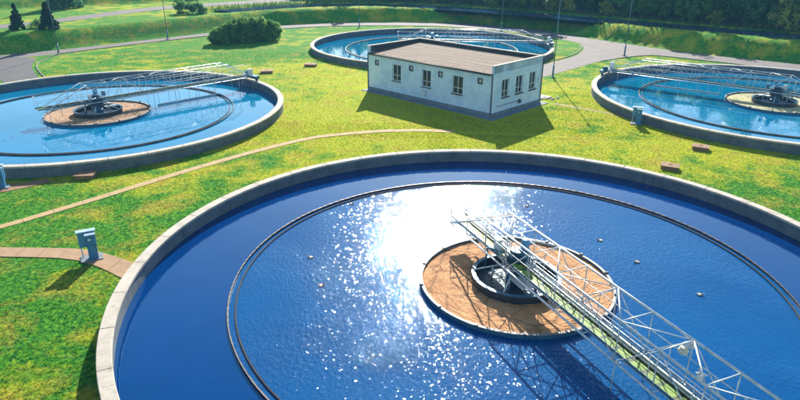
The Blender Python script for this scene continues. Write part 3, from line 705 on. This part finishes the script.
# ------------------------------------------------------------------ lamp posts
def lamp(loc, label, hgt=10.0, rz=0):
    t = empty('street_lamp', loc, rz, label, 'street lamp', 'lamp posts along the roads')
    MB().bar((0, 0, 0), (0, 0, 1.3), .10, 12).bar((0, 0, 1.3), (0, 0, hgt), .055, 10, .035).build('pole', M['pole'], t)
    MB().box((0, 0, .04), (.5, .5, .10)).build('base_plate', M['plinth'], t)
    MB().bar((0, 0, hgt), (0, .9, hgt + .25), .035, 8).build('arm', M['pole'], t)
    h = MB(); h.box((0, 1.15, hgt + .27), (.24, .62, .12)); lh = h.build('lamp_head', M['pole'], t)
    MB().box((0, 1.18, hgt + .20), (.18, .45, .03)).build('lens', M['lampglass'], lh)
    return t
for (x, y, lb) in [(-43.7, 79.2, 'lamp post at the left road junction, crossing the wider of the two conifers'), (16.55, 66.9, 'lamp post just right of the white building'), (29.15, 81.2, 'lamp post at the road junction above the right tank'),
                   (-59.2, 116.5, 'distant lamp post beside the far road at the upper left'), (-7.2, 108.2, 'lamp post beside the road bend behind the farthest tank'), (16.6, 104.8, 'distant lamp post above the far end of the farthest tank'), (-34.5, 92.6, 'thin lamp post behind the large round bush')]:
    lamp((x, y, h1(x, y)), lb, 10 if y < 100 else 7)

# ------------------------------------------------------------------ vegetation
def leaf_cloud(clumps, per, size, rng, flat=.0, up=.35):
    """clumps: (n,4) centre+radius; returns verts, quads of leaf-sized faces"""
    c = np.repeat(clumps[:, :3], per, 0); r = np.repeat(clumps[:, 3], per)
    n = len(c); d = rng.normal(size=(n, 3)); d /= np.linalg.norm(d, axis=1)[:, None]
    rr = r * rng.random(n) ** .45; p = c + d * rr[:, None]
    nrm = d * .7 + rng.normal(size=(n, 3)) * .6; nrm[:, 2] += up; nrm /= np.linalg.norm(nrm, axis=1)[:, None]
    a = np.cross(nrm, rng.normal(size=(n, 3))); a /= np.linalg.norm(a, axis=1)[:, None]; b = np.cross(nrm, a)
    s = size * rng.uniform(.6, 1.3, n)[:, None]
    V = np.stack([p - a * s, p + b * s * .55 - a * s * .1, p + a * s, p - b * s * .55 + a * s * .1], 1).reshape(-1, 3)
    return V, np.arange(n * 4).reshape(-1, 4)
def tree_proto(hgt, wid, kind, mat, rng, label, name='tree', per=46, leaf=.24, nclump=110):
    t = empty(name, (0, 0, 0), 0, label, 'tree')
    tr = MB(); base = hgt * .22
    bend = [Vector((rng.uniform(-.2, .2) * k, rng.uniform(-.2, .2) * k, hgt * k * .24)) for k in range(4)]
    for k in range(3): tr.bar(bend[k], bend[k + 1], .16 * hgt / 7 * (1 - k * .25), 8, .16 * hgt / 7 * (1 - (k + 1) * .25), cap=False)
    cl = []
    if kind == 'round':
        for _ in range(nclump):
            d = rng.normal(size=3); d /= np.linalg.norm(d); q = rng.random() ** .4
            x, y, z = d * q; taper = 1 - .25 * max(0, z)
            lobe = 1 + .22 * math.sin(3 * math.atan2(y, x) + hgt) * (1 - abs(z))
            cl.append((x * wid * taper * lobe, y * wid * taper * lobe, hgt * .52 + z * hgt * .48, rng.uniform(.35, .75) * wid * .34))
    elif kind == 'tall':
        for _ in range(nclump):
            k = rng.random(); a = rng.uniform(0, 6.28); rr = wid * (.35 + .65 * math.sin(math.pi * min(1, k * .85 + .1))) * rng.random() ** .5
            cl.append((rr * math.cos(a), rr * math.sin(a), hgt * (.14 + .86 * k), rng.uniform(.25, .5) * wid * .55))
    elif kind == 'cone':
        for _ in range(nclump):
            k = rng.random() ** 1.25; a = rng.uniform(0, 6.28); rr = wid * (1 - k) ** .85 * (.55 + .45 * rng.random()); rr *= 1 + .12 * math.sin(k * 40)
            cl.append((rr * math.cos(a), rr * math.sin(a), hgt * (.05 + .95 * k), (.12 + .26 * (1 - k)) * wid * .8))
    cl = np.array(cl)
    for q in cl[rng.choice(len(cl), min(9, len(cl)), False)]:
        tr.bar(bend[1 + int(rng.integers(0, 3))], q[:3], .045 * hgt / 7, 5, .015, cap=False)
    tr.build('trunk', M['bark'], t)
    V, Fq = leaf_cloud(cl, per, leaf, rng)
    o = npmesh('crown', V, Fq, mat, t)
    return t
rng = np.random.default_rng(11)
L_D = 'dense dark green tree in the wood behind the canal and far bank'
L_M = 'mid green broadleaf tree in the wood behind the canal and far bank'
L_Y = 'yellow green sunlit shrub at the front edge of the wood'
L_T = 'tall slim tree rising above the wood'
GW = 'trees of the wood along the top of the picture'
protos = [(tree_proto(7.5, 2.9, 'round', M['leaf_dark'], rng, L_D), L_D), (tree_proto(8.6, 3.3, 'round', M['leaf_mid'], rng, L_M), L_M), (tree_proto(6.4, 2.6, 'round', M['leaf_mid'], rng, L_M), L_M),
          (tree_proto(6.9, 3.0, 'round', M['leaf_dark'], rng, L_D), L_D), (tree_proto(3.4, 1.9, 'round', M['leaf_yel'], rng, L_Y, 'shrub', 22, .18, 60), L_Y), (tree_proto(12.5, 1.7, 'tall', M['leaf_dark'], rng, L_T, 'tree', 26, .2, 100), L_T)]
for p_, _ in protos: p_['group'] = GW
used = set()
def place(k, x, y, sc=1., rz=None, label=None):
    pr, lb = protos[k]
    if k in used: t = copy_tree(pr)
    else: t = pr; used.add(k)
    t.location = (x, y, h1(x, y) - .05); t.scale = (sc, sc, sc * random.uniform(.92, 1.1)); t.rotation_euler.z = random.uniform(0, 6.28) if rz is None else rz
    if label: t['label'] = label
    return t
# the edge of the wood, then rows behind it
EDGE = smooth([(-100, 112), (-80, 124), (-66, 131), (-55, 137), (-46, 143), (-37, 151), (-28, 150), (-20, 140), (-10, 136.5), (0, 134), (10, 130), (20, 123), (33, 112), (45, 101.5), (56, 92), (78, 74), (100, 58)], 1)
E1 = resample(EDGE, 3.2); dE = np.gradient(E1, axis=0); dE /= np.hypot(*dE.T)[:, None]; nE = np.column_stack([-dE[:, 1], dE[:, 0]])
nE[nE[:, 1] < 0] *= -1
rr = random.Random(5)
for row, off in enumerate((0, 3.6, 8, 13, 20)):
    for i, (e, n__) in enumerate(zip(E1, nE)):
        q = e + n__ * (off + rr.uniform(-1.3, 1.3)) + np.array([rr.uniform(-1.2, 1.2), rr.uniform(-1, 1)])
        px = q[0] / q[1]
        if abs(px) > .80 or rr.random() < (.04 if row < 2 else .15): continue
        X = 400 + 612 * px
        reg = 'above the left tank' if X < 150 else 'left of the farthest tank' if X < 300 else 'behind the farthest tank' if X < 470 else 'behind the white building' if X < 600 else 'above the right tank' if X < 720 else 'near the right margin'
        dep = 'at the wood edge ' if row == 0 else 'just behind the wood edge ' if row == 1 else 'deep in the wood '
        k = rr.choice([0, 1, 2, 3, 1, 3]) if not (row == 0 and rr.random() < .22) else 4
        place(k, q[0], q[1], (1.3 if q[0] > 22 and k != 4 else 1) * rr.uniform(.70, 1.1) * (1.0 if row else .85) * (1.12 if off > 12 else 1),
              label={0: 'dense dark green tree ', 3: 'broad dark green tree ', 1: 'tall mid green broadleaf tree ', 2: 'small mid green broadleaf tree ', 4: 'yellow green shrub '}[k] + dep + reg)
for x, y, s_ in [(-16.5, 142, .95), (-12.8, 143, .9), (-9.6, 141, 1.0), (-4.6, 143, .85), (1.8, 141, .8), (46, 108, .95), (52, 103, 1.05), (57.5, 100, 1.15), (58.8, 103, 1.1), (71, 92, .95), (33, 120, .8)]:
    place(5, x, y, s_)
place(4, 55.2, 90.6, 1.5, label='large pale yellow green shrub at the wood edge near the right margin')
place(4, 58.6, 88.4, 1.6, label='pale green shrub next to the largest yellow shrub at the right margin')
place(4, 27.5, 116.2, 1.1, label='yellow shrub at the wood edge above the right side of the building')
place(4, 17.5, 124, 1.1, label='yellow shrub at the wood edge above the middle of the building')
# conifers on the raised lawn at the left
c1 = tree_proto(3.4, .95, 'cone', M['needle'], rng, 'smaller dark conifer at the upper left, left of its twin', 'conifer', 26, .15, 120); c1.location = (-51.6, 84.9, h1(-51.6, 84.9) - .05); 
c2 = tree_proto(3.5, 1.25, 'cone', M['needle'], rng, 'wider dark conifer crossed by the left lamp post', 'conifer', 28, .16, 150); c2.location = (-48.0, 86.0, h1(-48.0, 86.0) - .05)
c3 = tree_proto(8.5, 2.7, 'cone', M['leaf_dark'], rng, 'tall dark conifer behind the far road at the upper left', 'conifer', 32, .24, 260); c3.location = (-60, 113.5, 2.0)
for c_ in (c1, c2, c3): c_['group'] = 'conifers at the upper left'
def bush(name, loc, lobes, mat, label, seed, per=110, leaf=.13, nper=90):
    r_ = np.random.default_rng(seed); t = empty(name, loc, 0, label, 'bush'); cl = []
    for (x, y, z, a, b, c) in lobes:
        for _ in range(nper):
            d = r_.normal(size=3); d /= np.linalg.norm(d); d[2] = abs(d[2]) if r_.random() < .75 else d[2]; q = r_.uniform(.55, 1.0)
            cl.append((x + d[0] * a * q, y + d[1] * b * q, max(.15, z + d[2] * c * q), .46))
    tr = MB()
    for (x, y, z, a, b, c) in lobes:
        for k in range(5): tr.bar((x + r_.uniform(-.3, .3), y, 0), (x + r_.uniform(-a, a) * .6, y + r_.uniform(-b, b) * .6, z + c * .5), .05, 5, .02, cap=False)
    tr.build('stem', M['bark'], t)
    V, Fq = leaf_cloud(np.array(cl), per, leaf, r_, up=.5); npmesh('foliage', V, Fq, mat, t)
    return t
bush('bush', (-22.6, 90.6, 0), [(-3.1, -1.9, .7, 1.6, 1.5, 1.4), (-1.9, -1.0, .9, 1.8, 1.6, 1.8), (-.6, -.2, 1.0, 2.0, 1.7, 2.2), (.8, .5, 1.1, 2.0, 1.8, 2.3), (2.2, 1.3, 1.0, 2.0, 1.8, 2.2), (3.4, 2.1, .8, 1.6, 1.5, 1.8)], M['leaf_mid'], 'big rounded two lobed bush on the lawn between left and farthest tanks', 3)
bush('bush', (-35.3, 106.6, 2.1), [(-1.2, 0, .8, 1.6, 1.3, 1.3), (1.1, .3, .6, 1.5, 1.2, 1.1)], M['leaf_dark'], 'smaller dark bush beside the far road', 4, 40, .15, 40)
bush('bush', (-50.2, 87.4, 2.1), [(0, 0, .4, 1.3, 1.0, .8)], M['leaf_mid'], 'low green bush between the two conifers at the upper left', 6, 40, .12, 30)
# reeds along the far canal bank
cf = resample(cw + nn_ * 4.4, .5); cn = resample(cw - nn_ * 4.3, .5)
r_ = np.random.default_rng(21); Vs = []; 
for arr, dens, hh in ((cf, 9, .75), (cn, 4, .28)):
    for q in arr:
        for _ in range(dens):
            x, y = q + r_.normal(size=2) * .45; z = h1(x, y) if _ == 0 else z; h_ = hh * r_.uniform(.4, 1.3); a = r_.uniform(0, 6.28); wd = .06; dx, dy = math.cos(a) * wd, math.sin(a) * wd; lx, ly = r_.normal(size=2) * .15
            Vs += [(x - dx, y - dy, z - .1), (x + dx, y + dy, z - .1), (x + lx, y + ly, z + h_)]
tag(npmesh('reeds', np.array(Vs), np.arange(len(Vs)).reshape(-1, 3), M['reed']), 'pale reeds and tall grass fringing the canal banks', 'reeds', kind='stuff')

# dark sheet on the forest floor under the wood
fl_a = EDGE + np.array([(0, -1.5)]); fl_b = EDGE * 1.9
strip('forest_floor', [tuple(q) for q in fl_a], [tuple(q) for q in fl_b], .05, M['floor_dark'], 90, drape=True)
# short grass tufts on the lawn near the camera
def tufts(n, x0, x1, y0, y1, hmin, hmax, wd, seed):
    r_ = np.random.default_rng(seed); u = r_.random(n)
    y = y0 + (y1 - y0) * u ** 1.3; x = x0 + (x1 - x0) * r_.random(n)
    keep = np.abs(x / (y + 4)) < .74
    for (c, R, _) in TANKS.values(): keep &= np.hypot(x - c[0], y - c[1]) > R + .03
    c_, s_ = math.cos(-HA), math.sin(-HA); lx = (x - BA[0]) * c_ - (y - BA[1]) * s_; ly = (x - BA[0]) * s_ + (y - BA[1]) * c_
    keep &= ~((lx > -BL - .7) & (lx < 1.25) & (ly > -1.1) & (ly < BW + 1))
    P = np.column_stack([x, y])
    for A, B in ((P1A, P1B), (P2A, P2B)):
        A = smooth(A); B = smooth(B); mid = (resample(A, .5)[:0]); 
        keep &= ~((sdist(P, A) < -.03) & (sdist(P, B) > .03))
    keep &= ~((sdist(P, smooth(BR_A)) < .05) & (sdist(P, smooth(BR_B)) > -.05) & (x > 8) & (y > 62)); keep &= sdist(P, TOE) < -5
    P = P[keep]; x, y = P.T; n = len(x)
    kk = 3; x = np.repeat(x, kk) + r_.normal(size=n * kk) * .03; y = np.repeat(y, kk) + r_.normal(size=n * kk) * .03; n *= kk
    h = r_.uniform(hmin, hmax, n); a = r_.uniform(0, 6.28, n); dx, dy = np.cos(a) * wd, np.sin(a) * wd; l1, l2 = r_.normal(size=(2, n)) * .04
    V = np.stack([np.column_stack([x - dx, y - dy, np.full(n, -.01)]), np.column_stack([x + dx, y + dy, np.full(n, -.01)]), np.column_stack([x + l1, y + l2, h])], 1).reshape(-1, 3)
    return V
V = np.vstack([tufts(90000, -34, 4, 14, 48, .02, .06, .022, 1), tufts(80000, 2, 44, 26, 60, .02, .06, .028, 2), tufts(50000, -40, 44, 44, 82, .02, .06, .04, 3)])
tag(npmesh('grass', V, np.arange(len(V)).reshape(-1, 3), M['grass']), 'short mown grass with dry patches covering the lawn between the tanks', 'grass', kind='stuff')

# ------------------------------------------------------------------ ducks on the nearest tank
def duck(loc, rz, label):
    t = empty('duck', loc, rz, label, 'duck', 'ducks on the nearest tank'); t.scale = (.52, .52, .52)
    sp_ = [(-.30, .11, .012, .010), (-.24, .09, .05, .03), (-.14, .06, .095, .07), (0, .05, .115, .085), (.12, .055, .10, .08), (.18, .09, .07, .065), (.205, .15, .045, .045), (.215, .20, .042, .042), (.235, .235, .05, .047), (.27, .24, .042, .038), (.30, .235, .014, .012)]
    vs = []; n = 12
    for i, (x, z, ry, rz_) in enumerate(sp_):
        a = sp_[max(0, i - 1)]; b = sp_[min(len(sp_) - 1, i + 1)]; d = Vector((b[0] - a[0], 0, b[1] - a[1])).normalized(); u = Vector((-d.z, 0, d.x))
        for k in range(n):
            th = 2 * math.pi * k / n; vs.append(Vector((x, 0, z)) + Vector((0, 1, 0)) * (ry * math.cos(th)) + u * (rz_ * math.sin(th)))
    fs = [(i * n + k, i * n + (k + 1) % n, (i + 1) * n + (k + 1) % n, (i + 1) * n + k) for i in range(len(sp_) - 1) for k in range(n)] + [tuple(range(n))[::-1], tuple((len(sp_) - 1) * n + k for k in range(n))]
    MB().add(vs, fs, True).build('body', M['duck'], t)
    MB().box((.325, 0, .228), (.07, .034, .014)).build('bill', M['bill'], t)
    for y in (-.088, .088): MB().lathe([(0, .012), (.08, .008), (.12, 0)], 10).build('wing', M['duck'], t).location = (-.04, y, .10)
    return t
for x, y, rz, lb in [(7.04, 31.2, .3, 'pale duck floating just above the start of the nearest bridge'), (9.84, 27.0, 2.6, 'duck floating right of the top of the nearest bridge truss'), (10.87, 24.8, 3.4, 'duck floating right of the rust orange disc'),
                     (12.5, 22.0, -.6, 'duck floating farthest right on the nearest tank'), (-3.3, 22.5, .2, 'duck floating left of the glitter, nearer the camera of the left pair'), (-4.1, 25.0, 2.9, 'duck floating left of the glitter, farther of the left pair'), (-2.7, 31.3, .4, 'duck floating at the upper left inside the weir ring of the nearest tank')]:
    duck((x, y, .02), rz, lb)

# ------------------------------------------------------------------ thin blue haze volume, added to lift the dark trees
hz = 0.00045
if hz:
    hm = bpy.data.materials.new('haze'); hm.use_nodes = True; hn = hm.node_tree.nodes; hn.clear()
    ho = hn.new('ShaderNodeOutputMaterial'); hv = hn.new('ShaderNodeVolumePrincipled'); hv.inputs['Color'].default_value = (.22, .62, 1.0, 1); hv.inputs['Density'].default_value = hz; hv.inputs['Anisotropy'].default_value = .0
    hm.node_tree.links.new(hv.outputs[0], ho.inputs['Volume'])
    o = MB().box((0, 120, 8.5), (420, 300, 20)).build('haze', hm); tag(o, kind='stuff', label='added thin blue haze volume over the whole site, lifting the dark trees')
